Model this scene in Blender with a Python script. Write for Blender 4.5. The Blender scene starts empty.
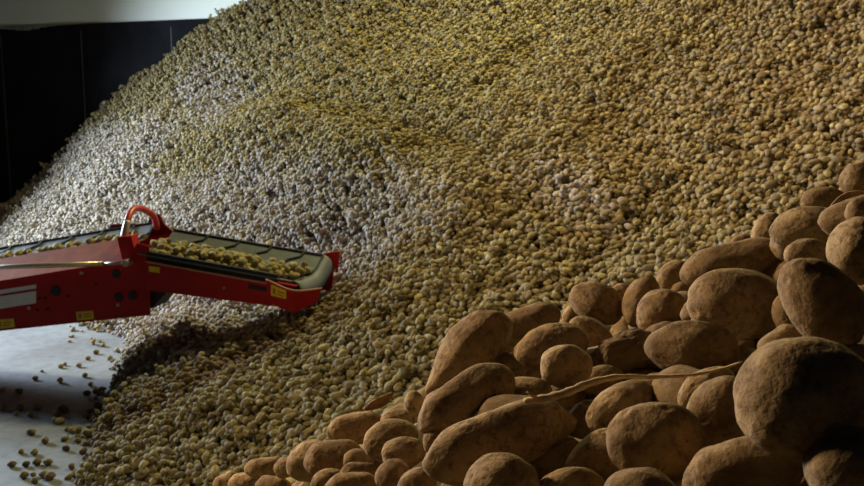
import bpy, bmesh, math, random
import numpy as np
from mathutils import Vector, Matrix, noise

rng = np.random.default_rng(11)
random.seed(11)
sc = bpy.context.scene
COL = sc.collection

# ------------------------------------------------------------------ camera
W, H, F = 864, 486, 1000.0
CAMZ = 2.75
PITCH = math.atan((243 - 85) / F)
cp, sp = math.cos(PITCH), math.sin(PITCH)
RIGHT = np.array([1.0, 0, 0])
FWD = np.array([0, cp, -sp])
UP = np.array([0, sp, cp])
EYE = np.array([0, 0, CAMZ])


def at(u, v, d):
    """world point seen at picture position (u, v), d metres in front of the lens"""
    return EYE + RIGHT * ((u - 432) / F * d) + UP * ((243 - v) / F * d) + FWD * d


def proj(p):
    q = np.asarray(p, float) - EYE
    d = q @ FWD
    ds = np.where(np.abs(d) < 1e-4, 1e-4, d)
    return 432 + F * (q @ RIGHT) / ds, 243 - F * (q @ UP) / ds, d


cam = bpy.data.cameras.new('camera')
cam.sensor_width = 36.0
cam.lens = 36.0 * F / W
cam.clip_start = 0.05
cam.clip_end = 200
cam.dof.use_dof = True
cam.dof.focus_distance = 1.35
cam.dof.aperture_fstop = 18
camo = bpy.data.objects.new('camera', cam)
COL.objects.link(camo)
camo.location = EYE
camo.rotation_euler = (math.pi / 2 - PITCH, 0, 0)
sc.camera = camo

# ------------------------------------------------------------------ materials


def new_mat(name):
    m = bpy.data.materials.new(name)
    m.use_nodes = True
    nt = m.node_tree
    bsdf = nt.nodes['Principled BSDF']
    return m, nt, bsdf


def node(nt, typ, **kw):
    n = nt.nodes.new(typ)
    for k, val in kw.items():
        setattr(n, k, val)
    return n


def noise_node(nt, scale, detail=4, rough=0.55, vec=None):
    n = node(nt, 'ShaderNodeTexNoise')
    n.inputs['Scale'].default_value = scale
    n.inputs['Detail'].default_value = detail
    n.inputs['Roughness'].default_value = rough
    if vec is not None:
        nt.links.new(vec, n.inputs['Vector'])
    return n


def ramp(nt, fac, stops):
    r = node(nt, 'ShaderNodeValToRGB')
    els = r.color_ramp.elements
    while len(els) < len(stops):
        els.new(0.5)
    for e, (p, c) in zip(els, stops):
        e.position = p
        e.color = (*c, 1) if len(c) == 3 else c
    nt.links.new(fac, r.inputs['Fac'])
    return r.outputs['Color']


def mixc(nt, fac, a, b, mode='MIX'):
    m = node(nt, 'ShaderNodeMix', data_type='RGBA', blend_type=mode)
    for sock, val in ((m.inputs['Factor'], fac), (m.inputs['A'], a), (m.inputs['B'], b)):
        if hasattr(val, 'is_output'):
            nt.links.new(val, sock)
        elif isinstance(val, (int, float)):
            sock.default_value = val
        else:
            sock.default_value = (*val, 1)
    return m.outputs['Result']


def mixsel(m):
    return m


def bump(nt, bsdf, h, strength, dist):
    b = node(nt, 'ShaderNodeBump')
    b.inputs['Strength'].default_value = strength
    b.inputs['Distance'].default_value = dist
    nt.links.new(h, b.inputs['Height'])
    nt.links.new(b.outputs['Normal'], bsdf.inputs['Normal'])


def mat_plain(name, col, rough=0.5, metal=0.0, wear=0.12, scale=18, spec=0.5):
    m, nt, b = new_mat(name)
    tc = node(nt, 'ShaderNodeTexCoord')
    n = noise_node(nt, scale, 5, 0.6, tc.outputs['Object'])
    dark = tuple(c * (1 - wear) for c in col)
    light = tuple(min(1, c * (1 + wear) + wear * 0.02) for c in col)
    c = ramp(nt, n.outputs['Fac'], [(0.3, dark), (0.7, light)])
    nt.links.new(c, b.inputs['Base Color'])
    b.inputs['Roughness'].default_value = rough
    b.inputs['Metallic'].default_value = metal
    b.inputs['Specular IOR Level'].default_value = spec
    return m


def mat_heap(name, source):
    """small field potatoes: olive, ochre and grey dusted and cool-lit skins; tint picks the skin, soil says how muddy and shaded"""
    m, nt, b = new_mat(name)
    tc = node(nt, 'ShaderNodeTexCoord')
    if source == 'attribute':
        a = node(nt, 'ShaderNodeAttribute', attribute_name='tint')
        s = node(nt, 'ShaderNodeAttribute', attribute_name='soil')
        g = node(nt, 'ShaderNodeAttribute', attribute_name='dust_light')
    else:
        a = node(nt, 'ShaderNodeAttribute', attribute_name='tint', attribute_type='OBJECT')
        s = node(nt, 'ShaderNodeAttribute', attribute_name='soil', attribute_type='OBJECT')
        g = node(nt, 'ShaderNodeAttribute', attribute_name='dust_light', attribute_type='OBJECT')
    skin = ramp(nt, a.outputs['Fac'], [(0.0, (0.13, 0.10, 0.045)), (0.3, (0.26, 0.205, 0.085)), (0.6, (0.355, 0.285, 0.12)),
                                       (0.85, (0.45, 0.36, 0.145)), (1.0, (0.54, 0.45, 0.17))])
    geo = node(nt, 'ShaderNodeNewGeometry')
    n1 = noise_node(nt, 22, 4, 0.6, geo.outputs['Position'] if source == 'attribute' else tc.outputs['Object'])
    n1.inputs['Scale'].default_value = 22 if source == 'attribute' else 1.4
    blot = ramp(nt, n1.outputs['Fac'], [(0.35, (0.62, 0.58, 0.52)), (0.6, (1, 1, 1))])
    c = mixc(nt, 1.0, skin, blot, 'MULTIPLY')
    c = mixc(nt, g.outputs['Fac'], c, (0.42, 0.37, 0.32))  # grey mix: dust, plus cool light put into the skin
    c = mixc(nt, s.outputs['Fac'], c, (0.15, 0.080, 0.046))  # brown mix: soil, plus the valley's shadow put into the skin
    nt.links.new(c, b.inputs['Base Color'])
    b.inputs['Roughness'].default_value = 0.85
    b.inputs['Specular IOR Level'].default_value = 0.2
    return m


def mat_big(name):
    """large near potatoes: brown russet skin with soil, lenticels and eyes"""
    m, nt, b = new_mat(name)
    tc = node(nt, 'ShaderNodeTexCoord')
    oi = node(nt, 'ShaderNodeAttribute', attribute_name='tint', attribute_type='OBJECT')
    mud = node(nt, 'ShaderNodeAttribute', attribute_name='soil', attribute_type='OBJECT')  # soil amount with shade added
    off = node(nt, 'ShaderNodeVectorMath', operation='ADD')
    mul = node(nt, 'ShaderNodeMath', operation='MULTIPLY')
    mul.inputs[1].default_value = 13.7
    nt.links.new(oi.outputs['Fac'], mul.inputs[0])
    nt.links.new(tc.outputs['Object'], off.inputs[0])
    nt.links.new(mul.outputs[0], off.inputs[1])
    P = off.outputs[0]
    base = ramp(nt, oi.outputs['Fac'], [(0.0, (0.27, 0.175, 0.09)), (0.5, (0.35, 0.235, 0.125)), (1.0, (0.43, 0.30, 0.165))])
    n1 = noise_node(nt, 24, 5, 0.6, P)
    patch = ramp(nt, n1.outputs['Fac'], [(0.36, (0.66, 0.62, 0.58)), (0.50, (1, 1, 1)), (0.66, (1.30, 1.26, 1.2))])
    c = mixc(nt, 1.0, base, patch, 'MULTIPLY')
    n2 = noise_node(nt, 85, 5, 0.7, P)
    dirt = ramp(nt, n2.outputs['Fac'], [(0.49, (0, 0, 0)), (0.62, (1, 1, 1))])
    dm = node(nt, 'ShaderNodeMath', operation='MULTIPLY')
    nt.links.new(dirt, dm.inputs[0])
    dm.inputs[1].default_value = 0.68
    c = mixc(nt, dm.outputs[0], c, (0.13, 0.075, 0.038))
    vor = node(nt, 'ShaderNodeTexVoronoi')
    vor.inputs['Scale'].default_value = 210
    nt.links.new(P, vor.inputs['Vector'])
    spots = ramp(nt, vor.outputs['Distance'], [(0.10, (1, 1, 1)), (0.22, (0, 0, 0))])
    sm = node(nt, 'ShaderNodeMath', operation='MULTIPLY')
    nt.links.new(spots, sm.inputs[0])
    sm.inputs[1].default_value = 0.45
    c = mixc(nt, sm.outputs[0], c, (0.16, 0.09, 0.05))
    c = mixc(nt, mud.outputs['Fac'], c, (0.15, 0.10, 0.055))  # soil amount, raised to darken potatoes lying in shade
    nt.links.new(c, b.inputs['Base Color'])
    b.inputs['Roughness'].default_value = 0.88
    b.inputs['Specular IOR Level'].default_value = 0.15
    n3 = noise_node(nt, 190, 3, 0.6, P)
    add = node(nt, 'ShaderNodeMath', operation='ADD')
    nt.links.new(n3.outputs['Fac'], add.inputs[0])
    nt.links.new(n2.outputs['Fac'], add.inputs[1])
    bump(nt, b, add.outputs[0], 0.5, 0.0028)
    return m


M = {}
M['heap'] = mat_heap('heap_potato_skin', 'attribute')
M['heap_object'] = mat_heap('small_potato_skin', 'object')
M['big'] = mat_big('large_potato_skin')
M['soil'] = mat_plain('dry_soil', (0.07, 0.05, 0.028), 0.95, 0, 0.3, 9, 0.1)
M['red'] = mat_plain('red_paint', (0.42, 0.010, 0.006), 0.5, 0, 0.12, 7, 0.25)
M['red_top'] = mat_plain('dusty_lit_red_paint', (0.46, 0.135, 0.065), 0.7, 0, 0.16, 10)  # salmon tone: dust, plus light on the upward face put into the colour
M['edge'] = mat_plain('pale_red_edge', (0.52, 0.22, 0.15), 0.5, 0, 0.2, 20)  # paler red for the flange and the rim
M['worn'] = mat_plain('worn_bare_metal', (0.52, 0.42, 0.34), 0.45, 0.3, 0.2, 30)
M['belt'] = mat_plain('grey_rubber_belt', (0.15, 0.165, 0.175), 0.6, 0, 0.15, 14)
M['rubber'] = mat_plain('black_rubber', (0.018, 0.018, 0.018), 0.7, 0, 0.2, 20)
M['chrome'] = mat_plain('brushed_steel', (0.72, 0.66, 0.5), 0.3, 0.7, 0.06, 30)
M['white'] = mat_plain('white_decal', (0.80, 0.80, 0.78), 0.45, 0, 0.05, 12)
M['yellow'] = mat_plain('yellow_decal', (0.90, 0.60, 0.014), 0.5, 0, 0.1, 25)
M['ink'] = mat_plain('decal_ink', (0.42, 0.20, 0.015), 0.6, 0, 0.1, 25)
M['stalk'] = mat_plain('dry_stalk', (0.60, 0.42, 0.23), 0.75, 0, 0.35, 60, 0.2)
M['leaf'] = mat_plain('dry_leaf', (0.36, 0.20, 0.09), 0.8, 0, 0.35, 60, 0.2)


def make_setting_materials():
    m, nt, b = new_mat('pale_concrete_floor')
    tc = node(nt, 'ShaderNodeTexCoord')
    n1 = noise_node(nt, 0.9, 6, 0.6, tc.outputs['Object'])
    n2 = noise_node(nt, 9, 6, 0.7, tc.outputs['Object'])
    c = ramp(nt, n1.outputs['Fac'], [(0.3, (0.15, 0.147, 0.135)), (0.5, (0.21, 0.21, 0.20)), (0.72, (0.26, 0.26, 0.25))])
    d = ramp(nt, n2.outputs['Fac'], [(0.38, (0.72, 0.69, 0.62)), (0.55, (1, 1, 1))])
    c = mixc(nt, 0.8, c, d, 'MULTIPLY')
    nt.links.new(c, b.inputs['Base Color'])
    b.inputs['Roughness'].default_value = 0.62
    bump(nt, b, n2.outputs['Fac'], 0.15, 0.01)
    M['floor'] = m
    m, nt, b = new_mat('black_coated_wall')
    tc = node(nt, 'ShaderNodeTexCoord')
    n1 = noise_node(nt, 1.6, 6, 0.65, tc.outputs['Object'])
    c = ramp(nt, n1.outputs['Fac'], [(0.35, (0.010, 0.010, 0.0105)), (0.7, (0.018, 0.018, 0.019))])
    nt.links.new(c, b.inputs['Base Color'])
    b.inputs['Roughness'].default_value = 0.9
    b.inputs['Specular IOR Level'].default_value = 0.0
    M['black_wall'] = m
    M['white_wall'] = mat_plain('white_insulated_panel', (0.78, 0.80, 0.66), 0.6, 0, 0.03, 1.2)
    M['ledge'] = mat_plain('stained_grey_edge', (0.22, 0.22, 0.19), 0.9, 0, 0.5, 6)


make_setting_materials()

# ------------------------------------------------------------------ object helpers


def link(name, me, mats=(), parent=None):
    for mm in mats:
        me.materials.append(mm)
    o = bpy.data.objects.new(name, me)
    COL.objects.link(o)
    if parent is not None:
        o.parent = parent
    return o


def smooth(me):
    me.polygons.foreach_set('use_smooth', np.ones(len(me.polygons), dtype=bool))


def tag(o, label=None, cat=None, group=None, kind=None):
    if label:
        o['label'] = label
    if cat:
        o['category'] = cat
    if group:
        o['group'] = group
    if kind:
        o['kind'] = kind
    return o


def mesh_np(name, verts, faces, mat_idx=None):
    me = bpy.data.meshes.new(name)
    nv, nf, k = len(verts), len(faces), faces.shape[1]
    me.vertices.add(nv)
    me.vertices.foreach_set('co', np.ascontiguousarray(verts, dtype=np.float32).ravel())
    me.loops.add(nf * k)
    me.loops.foreach_set('vertex_index', np.ascontiguousarray(faces, dtype=np.int32).ravel())
    me.polygons.add(nf)
    me.polygons.foreach_set('loop_start', np.arange(0, nf * k, k, dtype=np.int32))
    if mat_idx is not None:
        me.polygons.foreach_set('material_index', np.ascontiguousarray(mat_idx, dtype=np.int32))
    me.update(calc_edges=True)
    smooth(me)
    return me


def ico(sub):
    bm = bmesh.new()
    bmesh.ops.create_icosphere(bm, subdivisions=sub, radius=1.0)
    v = np.array([x.co[:] for x in bm.verts])
    f = np.array([[q.index for q in p.verts] for p in bm.faces])
    bm.free()
    return v, f


ICO = {k: ico(k) for k in (2, 3, 4, 5)}

# ------------------------------------------------------------------ shape of the ground


class Plate:
    """smoothing thin plate spline z(x, y)"""

    def __init__(self, pts, lam):
        p = np.array(pts)
        self.c = p[:, :2]
        n = len(p)
        K = self.k(self.c, self.c) + lam * np.eye(n)
        Q = np.hstack([np.ones((n, 1)), self.c])
        A = np.block([[K, Q], [Q.T, np.zeros((3, 3))]])
        self.w = np.linalg.solve(A, np.concatenate([p[:, 2], np.zeros(3)]))

    @staticmethod
    def k(a, b):
        d2 = ((a[:, None, :] - b[None]) ** 2).sum(-1)
        return np.where(d2 > 1e-12, 0.5 * d2 * np.log(np.maximum(d2, 1e-12)), 0)

    def __call__(self, x, y):
        x = np.asarray(x, float)
        shp = x.shape
        q = np.stack([x.ravel(), np.asarray(y, float).ravel()], 1)
        out = np.empty(len(q))
        n = len(self.c)
        for i in range(0, len(q), 20000):
            s = q[i:i + 20000]
            out[i:i + 20000] = self.k(s, self.c) @ self.w[:n] + self.w[n] + s @ self.w[n + 1:]
        return out.reshape(shp)


HEAP = [  # (u, v, metres): the heap's surface as the photo shows it
    (0, 222, 17.4), (50, 174, 16.9), (100, 120, 16.4), (140, 82, 16.0), (190, 40, 15.4), (235, 5, 15.0),
    (0, 235, 15.8), (60, 215, 14.6), (100, 190, 14.2), (150, 156, 14.1), (190, 110, 14.2), (250, 60, 14.2), (262, 10, 14.6),
    (330, 0, 14.0), (432, 0, 13.2), (540, 0, 12.0), (640, 0, 10.8), (750, 0, 9.6), (864, 0, 8.4),
    (330, -60, 14.5), (432, -70, 13.8), (540, -70, 12.6), (640, -70, 11.3), (750, -70, 10.0), (864, -80, 8.8), (980, -60, 7.8),
    (980, 60, 6.9), (330, 60, 13.0), (200, 200, 12.0), (240, 170, 11.9),
    (432, 100, 11.2), (432, 180, 9.4), (432, 250, 8.1), (432, 320, 7.0), (400, 390, 6.2), (300, 100, 12.6), (300, 170, 11.0),
    (300, 230, 10.0), (345, 285, 9.0), (310, 325, 8.5), (250, 330, 9.1), (200, 303, 10.4), (150, 330, 10.6), (200, 390, 7.72), (200, 366, 8.4), (200, 343, 9.1), (200, 321, 9.9), (240, 348, 8.5), (240, 330, 9.2), (240, 312, 9.9), (160, 379, 8.4), (160, 357, 9.0),
    (160, 335, 9.8), (280, 330, 8.6), (280, 312, 9.3),
    (130, 392, 8.4), (130, 368, 9.1),
    (130, 335, 11.0), (335, 320, 8.35), (250, 370, 7.8), (170, 420, 7.4), (90, 460, 7.15), (300, 404, 6.65), (230, 426, 6.65),
    (150, 460, 6.75), (75, 486, 6.86), (300, 450, 6.05), (230, 486, 6.1), (150, 520, 6.1),
    (560, 100, 9.8), (560, 200, 8.2), (600, 240, 7.6), (560, 270, 7.3), (700, 100, 8.6), (700, 200, 7.2), (864, 100, 7.3),
    (864, 170, 6.4), (800, 200, 6.4), (500, 310, 6.9), (690, 260, 6.5), (640, 40, 10.0), (500, 40, 11.8), (780, 50, 8.6),
]
pts = [tuple(at(*h)) for h in HEAP]
for u, v, z in ((50, 400, -.45), (0, 486, -.6), (60, 345, -.3), (0, 340, -.35), (0, 400, -.6), (-80, 430, -.9), (100, 380, -.22),
                (60, 470, -.12), (30, 300, -.1), (-60, 300, -.2)):
    d = CAMZ / ((v - 85) / F)
    p = at(u, v, d * 0.99)
    pts.append((p[0], p[1], z))
pts += [(-1.6, 4.2, 0.2), (-0.6, 4.4, 0.75), (0.6, 4.6, 1.05), (1.8, 4.6, 1.45), (3.0, 4.4, 1.9), (-0.5, 3, 0.8), (1, 3, 1.2),
        (2.6, 3, 1.8), (-2.2, 3.2, -0.1), (0, 1, 0.9), (2.5, 1, 1.7), (-2, 1, 0.1), (4.2, 4, 2.6), (4.6, 6, 3.3), (4.4, 2, 2.4)]
MAIN = Plate(pts, 0.03)


def seg_ridge(x, y, poly, amp, wid):
    best = np.full(np.shape(x), 1e9)
    for (x0, y0), (x1, y1) in zip(poly[:-1], poly[1:]):
        dx, dy = x1 - x0, y1 - y0
        t = np.clip(((x - x0) * dx + (y - y0) * dy) / (dx * dx + dy * dy), 0, 1)
        best = np.minimum(best, (x - x0 - t * dx) ** 2 + (y - y0 - t * dy) ** 2)
    return amp * np.exp(-best / (2 * wid * wid))


RIDGES = [
    ([(150, 128, 14.4), (190, 128, 13.8), (260, 140, 12.4), (330, 155, 11.2), (390, 190, 9.6), (440, 232, 8.5)], 0.26, 0.30),
    ([(400, 160, 10.0), (470, 190, 9.0), (540, 215, 8.2), (600, 245, 7.6)], 0.10, 0.22),
    ([(150, 104, 14.8), (200, 106, 14.3), (270, 113, 13.3), (340, 126, 12.2), (410, 160, 10.7), (470, 208, 9.4)], -0.15, 0.36),
    ([(300, 60, 13.0), (400, 75, 11.8), (480, 130, 10.2)], 0.08, 0.35),
    ([(540, 165, 9.0), (590, 195, 8.2), (610, 225, 7.7)], 0.10, 0.2),
    ([(325, 322, 8.3), (250, 370, 7.8), (170, 420, 7.4), (100, 455, 7.2)], -0.04, 0.2),
]
RIDGES = [([tuple(at(*q)[:2]) for q in poly], a, w) for poly, a, w in RIDGES]


def ripple(x, y):
    return (0.028 * np.sin(2.1 * x + 1.3 * np.sin(1.7 * y)) + 0.026 * np.sin(2.7 * y + 1.1 * np.sin(2.3 * x + 1))
            + 0.018 * np.sin(5.3 * x + 3.1 * y + np.sin(4 * y)) + 0.016 * np.sin(4.1 * y - 5.7 * x + 2))


def main_z(x, y):
    z = MAIN(x, y)
    for poly, a, w in RIDGES:
        z = z + seg_ridge(x, y, poly, a, w)
    return z + ripple(x, y) * np.clip((z - 0.05) * 3, 0, 1)


# ------------------------------------------------------------------ large near potatoes
# u, v, half length, half width (picture units), tilt, metres, knob, soil with shade added, label
NEAR = [
    (468, 350, 50, 28, 38, 1.42, (-.86, .52), .0, 'large pear-shaped potato tapering down to a blunt knob at its lower left end'),
    (527, 325, 35, 19, 20, 1.62, None, .1, 'brown potato with a small bump on top, behind the upright oval potato of the pair'),
    (551, 347, 36, 24, 14, 1.36, None, .0, 'smooth oval potato leaning on a rounder reddish one, above the pale stalk'),
    (567, 367, 27, 22, -6, 1.24, None, .05, 'squat round potato resting just above the pale stalk, below the oval one'),
    (508, 367, 20, 15, 10, 1.42, None, .1, 'small dark potato wedged behind the big pear-shaped potato'),
    (525, 391, 26, 14, 4, 1.24, None, .0, 'small lemon-shaped potato at the thick end of the pale stalk'),
    (465, 406, 54, 29, 32, 1.20, (-.70, -.72), .0, 'long potato with a cleft end, lying above the longest potato'),
    (494, 442, 74, 31, 20, 1.04, None, .0, 'longest potato of the pile, an even cylinder slanting up to the right'),
    (501, 484, 37, 30, 5, .96, None, .05, 'rounded potato cut by the bottom edge below the longest potato'),
    (459, 487, 20, 15, 35, 1.05, None, .35, 'small scabby dark potato beside the rounded one at the bottom edge'),
    (418, 487, 21, 19, 10, 1.16, None, .0, 'small egg-shaped potato at the bottom edge below the blunt tip of the longest one'),
    (404, 453, 23, 16, 12, 1.32, None, .0, 'small bright tan potato pressed against a rounder one left of the cleft potato'),
    (393, 476, 18, 17, 15, 1.24, None, .0, 'round nub-like potato below the small bright tan one'),
    (390, 440, 27, 20, 20, 1.44, None, .1, 'flat-faced brown potato with pitted skin left of the cleft potato'),
    (356, 428, 29, 16, 8, 1.62, None, .0, 'barrel-shaped potato with a bright blunt end, under the dry leaf'),
    (311, 461, 25, 20, 35, 1.66, None, .1, 'reddish pitted potato standing on end at the left tip of the pile'),
    (335, 458, 30, 18, 12, 1.53, None, .0, 'plump smooth potato leaning against the reddish pitted one'),
    (266, 467, 22, 10, 8, 1.95, None, .0, 'thin flat potato at the far left edge of the large ones'),
    (285, 468, 10, 11, 80, 1.84, None, .1, 'short stub of a potato between the thin flat one and the reddish pitted one'),
    (246, 483, 18, 11, 8, 2.05, None, .0, 'small potato lying in front of the thin flat one at the bottom edge'),
    (273, 487, 19, 11, 0, 1.88, None, .0, 'small potato at the bottom edge below the short stub'),
    (226, 481, 13, 8, 25, 2.5, None, .0, 'last and smallest of the larger potatoes where they meet the green heap'),
    (359, 461, 16, 12, 0, 1.48, None, .25, 'small dull potato tucked between the plump smooth one and the flat-faced one'),
    (361, 473, 21, 11, 0, 1.40, None, .1, 'dull oblong potato lying below the small tucked-in one'),
    (327, 481, 18, 12, 25, 1.46, None, .1, 'rounded potato at the bottom edge below the plump smooth one'),
    (353, 488, 28, 15, 3, 1.32, None, .0, 'broad tan potato cut by the bottom edge, left of the round nub'),
    (398, 419, 17, 10, 4, 1.60, None, .1, 'low potato half buried just right of the dry leaf'),
    (414, 403, 10, 13, 10, 1.56, None, .1, 'small upright potato against the knob of the pear-shaped one'),
    (597, 303, 28, 20, -25, 1.66, None, .0, 'tan potato with an upturned snout on the crest, tilted to the right'),
    (576, 314, 14, 11, 20, 1.72, None, .0, 'small potato peeping out below the upturned snout'),
    (590, 336, 25, 18, -35, 1.52, None, .05, 'shaded potato sloping down behind the smooth oval one'),
    (622, 293, 13, 10, 10, 1.80, None, .05, 'small far potato peeping between two on the crest'),
    (641, 300, 27, 17, 62, 1.62, None, .05, 'narrow potato standing upright on the crest'),
    (662, 313, 25, 23, 20, 1.44, None, .0, 'knobbly near-round potato in front of the narrow upright one'),
    (674, 276, 20, 15, 35, 1.74, None, .0, 'pale blunt potato on the crest left of the long dark one'),
    (682, 291, 11, 9, 10, 1.60, None, .1, 'little reddish potato filling the nook under the pale blunt one'),
    (734, 263, 52, 21, 16, 1.55, None, .15, 'long dark reddish potato lying along the crest behind the big barrel-shaped one'),
    (738, 303, 51, 37, -4, 1.25, None, .0, 'big barrel-shaped potato with dark pits, in the middle of the right crest'),
    (692, 349, 43, 28, 0, 1.18, None, .2, 'dark broad potato below the big barrel-shaped one, above the thin end of the stalk'),
    (624, 353, 33, 19, 20, 1.34, None, .75, 'mud-caked grey-brown lumpy potato left of the dark broad one'),
    (622, 407, 38, 24, 25, 1.12, None, .15, 'creased potato under the stalk, shadowed at its left end'),
    (656, 444, 48, 43, 5, .93, None, .0, 'large block-shaped potato below the creased one, near the bottom edge'),
    (597, 459, 35, 25, 35, 1.02, None, .0, 'potato with two dents leaning against the large block-shaped one'),
    (570, 488, 33, 21, 10, .96, None, .0, 'flat bright-topped potato at the bottom edge under the dented one'),
    (640, 496, 38, 30, 0, .84, None, .3, 'dark muddy-topped potato cut by the bottom edge below the block-shaped one'),
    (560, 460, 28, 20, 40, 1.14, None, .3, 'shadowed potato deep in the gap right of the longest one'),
    (722, 411, 41, 32, 40, .98, None, .0, 'plump tilted potato with one dark eye, beside the biggest potato'),
    (706, 389, 31, 20, 25, 1.07, None, .0, 'smaller pale potato behind the plump tilted one'),
    (806, 394, 72, 56, 12, .78, None, .1, 'biggest potato of all, dull brown with a rough lit rim on its left'),
    (742, 474, 58, 35, 15, .84, None, .1, 'mottled potato at the bottom edge under the biggest one'),
    (852, 470, 46, 42, 20, .74, None, .4, 'dark scabby potato in the bottom right corner'),
    (822, 303, 53, 36, -52, 1.04, None, .0, 'long sloping potato with dented front, above the biggest one'),
    (787, 313, 20, 14, 88, 1.18, None, .15, 'small shaded potato squeezed between the barrel-shaped and the sloping one'),
    (806, 255, 23, 18, 5, 1.26, None, .0, 'pale small potato capping the long sloping one'),
    (807, 227, 35, 22, 10, 1.42, None, .1, 'dark-eyed potato on the upper right crest above the pale capping one'),
    (858, 250, 35, 30, 65, 1.08, None, .0, 'large pinkish pitted potato cut by the right edge'),
    (823, 200, 22, 14, 6, 1.74, None, .1, 'thin-backed brown potato high on the right crest behind the dark-eyed one'),
    (858, 178, 19, 16, 30, 1.74, None, .1, 'reddish round potato highest on the right edge'),
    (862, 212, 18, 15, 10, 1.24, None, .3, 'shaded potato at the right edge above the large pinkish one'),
    (768, 231, 20, 15, 50, 1.74, None, .1, 'upright brown potato on the crest left of the dark-eyed one'),
    (743, 243, 13, 9, 5, 1.86, None, .1, 'sliver of a potato above the long dark reddish one'),
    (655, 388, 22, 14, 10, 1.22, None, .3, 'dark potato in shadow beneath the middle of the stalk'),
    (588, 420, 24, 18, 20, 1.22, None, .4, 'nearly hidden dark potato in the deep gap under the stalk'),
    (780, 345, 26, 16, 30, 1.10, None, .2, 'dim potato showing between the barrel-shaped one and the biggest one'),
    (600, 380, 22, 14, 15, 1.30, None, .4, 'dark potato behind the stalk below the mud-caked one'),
]
N = len(NEAR)
dep = np.array([r[5] for r in NEAR])
base_d = dep.copy()
uv = np.array([(r[0], r[1]) for r in NEAR], float)
ab = np.array([(r[2], r[3]) for r in NEAR], float)
ang = np.radians([r[4] for r in NEAR])
yawt = rng.uniform(-0.35, 0.35, N)           # long axis turned a little towards or away from the lens


def near_axes(i):
    ax = RIGHT * math.cos(ang[i]) + UP * math.sin(ang[i])
    ay = -RIGHT * math.sin(ang[i]) + UP * math.cos(ang[i])
    az = -FWD
    t = yawt[i]
    return np.array([ax * math.cos(t) + az * math.sin(t), ay, az * math.cos(t) - ax * math.sin(t)])


AX = [near_axes(i) for i in range(N)]
TS = np.array([-1, -.55, 0, .55, 1])


def near_balls(i, d):
    c = at(uv[i, 0], uv[i, 1], d)
    a, b = ab[i] * d / F
    a2 = a / max(math.cos(yawt[i]), .8)
    L = max(a2 - b * .85, 0)
    off = TS * L
    r = b * .9 * np.array([.85, .97, 1, .97, .85])
    return c + off[:, None] * AX[i][0][None], r


for it in range(70):
    balls = [near_balls(i, dep[i]) for i in range(N)]
    moved = 0
    for i in range(N):
        for j in range(i + 1, N):
            ci, cj = balls[i][0], balls[j][0]
            if np.abs(ci[2] - cj[2]).max() > 0.25:
                continue
            D = np.linalg.norm(ci[:, None] - cj[None], axis=2)
            pen = (balls[i][1][:, None] + balls[j][1][None] - D).max() - 0.004
            if pen > 0:
                k, o = (i, j) if base_d[i] >= base_d[j] else (j, i)
                dep[k] += min(pen, .02) * .55
                dep[o] -= min(pen, .02) * .12
                moved += 1
    dep = np.clip(dep, base_d * .93, base_d * 1.22)
    if not moved:
        break
NEAR_BALLS = [near_balls(i, dep[i]) for i in range(N)]
NC = np.array([at(uv[i, 0], uv[i, 1], dep[i]) for i in range(N)])
NB = np.array([ab[i, 1] * dep[i] / F for i in range(N)])

mp = [(c[0], c[1], c[2] - b - 0.055) for c, b in zip(NC, NB)]
for i, r in enumerate(NEAR):                 # the far side of the pile falls away from the crest
    if r[5] >= 1.55:
        mp.append((NC[i][0] - .1, NC[i][1] + .55, NC[i][2] - .42))
        mp.append((NC[i][0] - .25, NC[i][1] + 1.3, NC[i][2] - .95))
mp += [(-.9, 1.2, 1.55), (-.75, .5, 1.75), (-1.3, 1.8, 1.1), (-.2, .3, 2.15), (.4, .2, 2.25), (.9, .5, 2.42), (1.2, 1.2, 2.5), (1.9, 1.6, 2.4),
       (1.6, .3, 2.3), (-1.6, .6, 1.0), (2.4, 2.8, 1.9), (1.1, -.3, 2.2), (0, -.4, 2.0), (-1, -.3, 1.5)]
MOUND = Plate(mp, 0.002)


CREST = [(-400, 700), (150, 560), (205, 482), (250, 470), (290, 450), (330, 424), (380, 412), (430, 372), (470, 325), (520, 314), (575, 292), (630, 288),
         (680, 266), (740, 244), (790, 212), (830, 194), (864, 172), (1000, 120), (1300, 60)]
CRU, CRV = np.array(CREST, float).T


def ground(x, y):
    z = main_z(x, y)
    near = (y < 3.6) & (x > -2.6) & (x < 3.2)
    if np.any(near):
        z = np.array(z)
        xm, ym = x[near], y[near]
        m = MOUND(xm, ym)
        # beyond the pile the spline is not used
        fade = np.clip((ym - 2.6) / .8, 0, 1) + np.clip((xm - 2.0) / .8, 0, 1) + np.clip((-xm - 1.5) / .8, 0, 1)
        m = np.minimum(m, 2.62) - 1.6 * fade
        for _ in range(4):
            u_, v_, d_ = proj(np.stack([xm, ym, m], 1))
            lim = CAMZ - np.maximum(ym, .2) * 1.01 * (np.interp(u_, CRU, CRV) + 30 - 85) / F
            m = np.where(ym > .7, np.minimum(m, lim), m)
        z[near] = np.maximum(z[near], m)
    return z


# the back wall stands on the line through these two points
WA, WB = at(0, 27, 17.6), at(185, 19, 15.55)
wdir = (WB - WA)[:2] / np.linalg.norm((WB - WA)[:2])
wnrm = np.array([wdir[1], -wdir[0]])         # towards the camera
WALL_H = float(WA[2])


def wall_gap(x, y):
    return (x - WA[0]) * wnrm[0] + (y - WA[1]) * wnrm[1]


# ------------------------------------------------------------------ potatoes of the heap, dropped one by one
CELL = 0.0125
X0, X1, Y0, Y1 = -9.2, 5.6, 0.2, 18.4
nx, ny = int((X1 - X0) / CELL), int((Y1 - Y0) / CELL)
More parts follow.
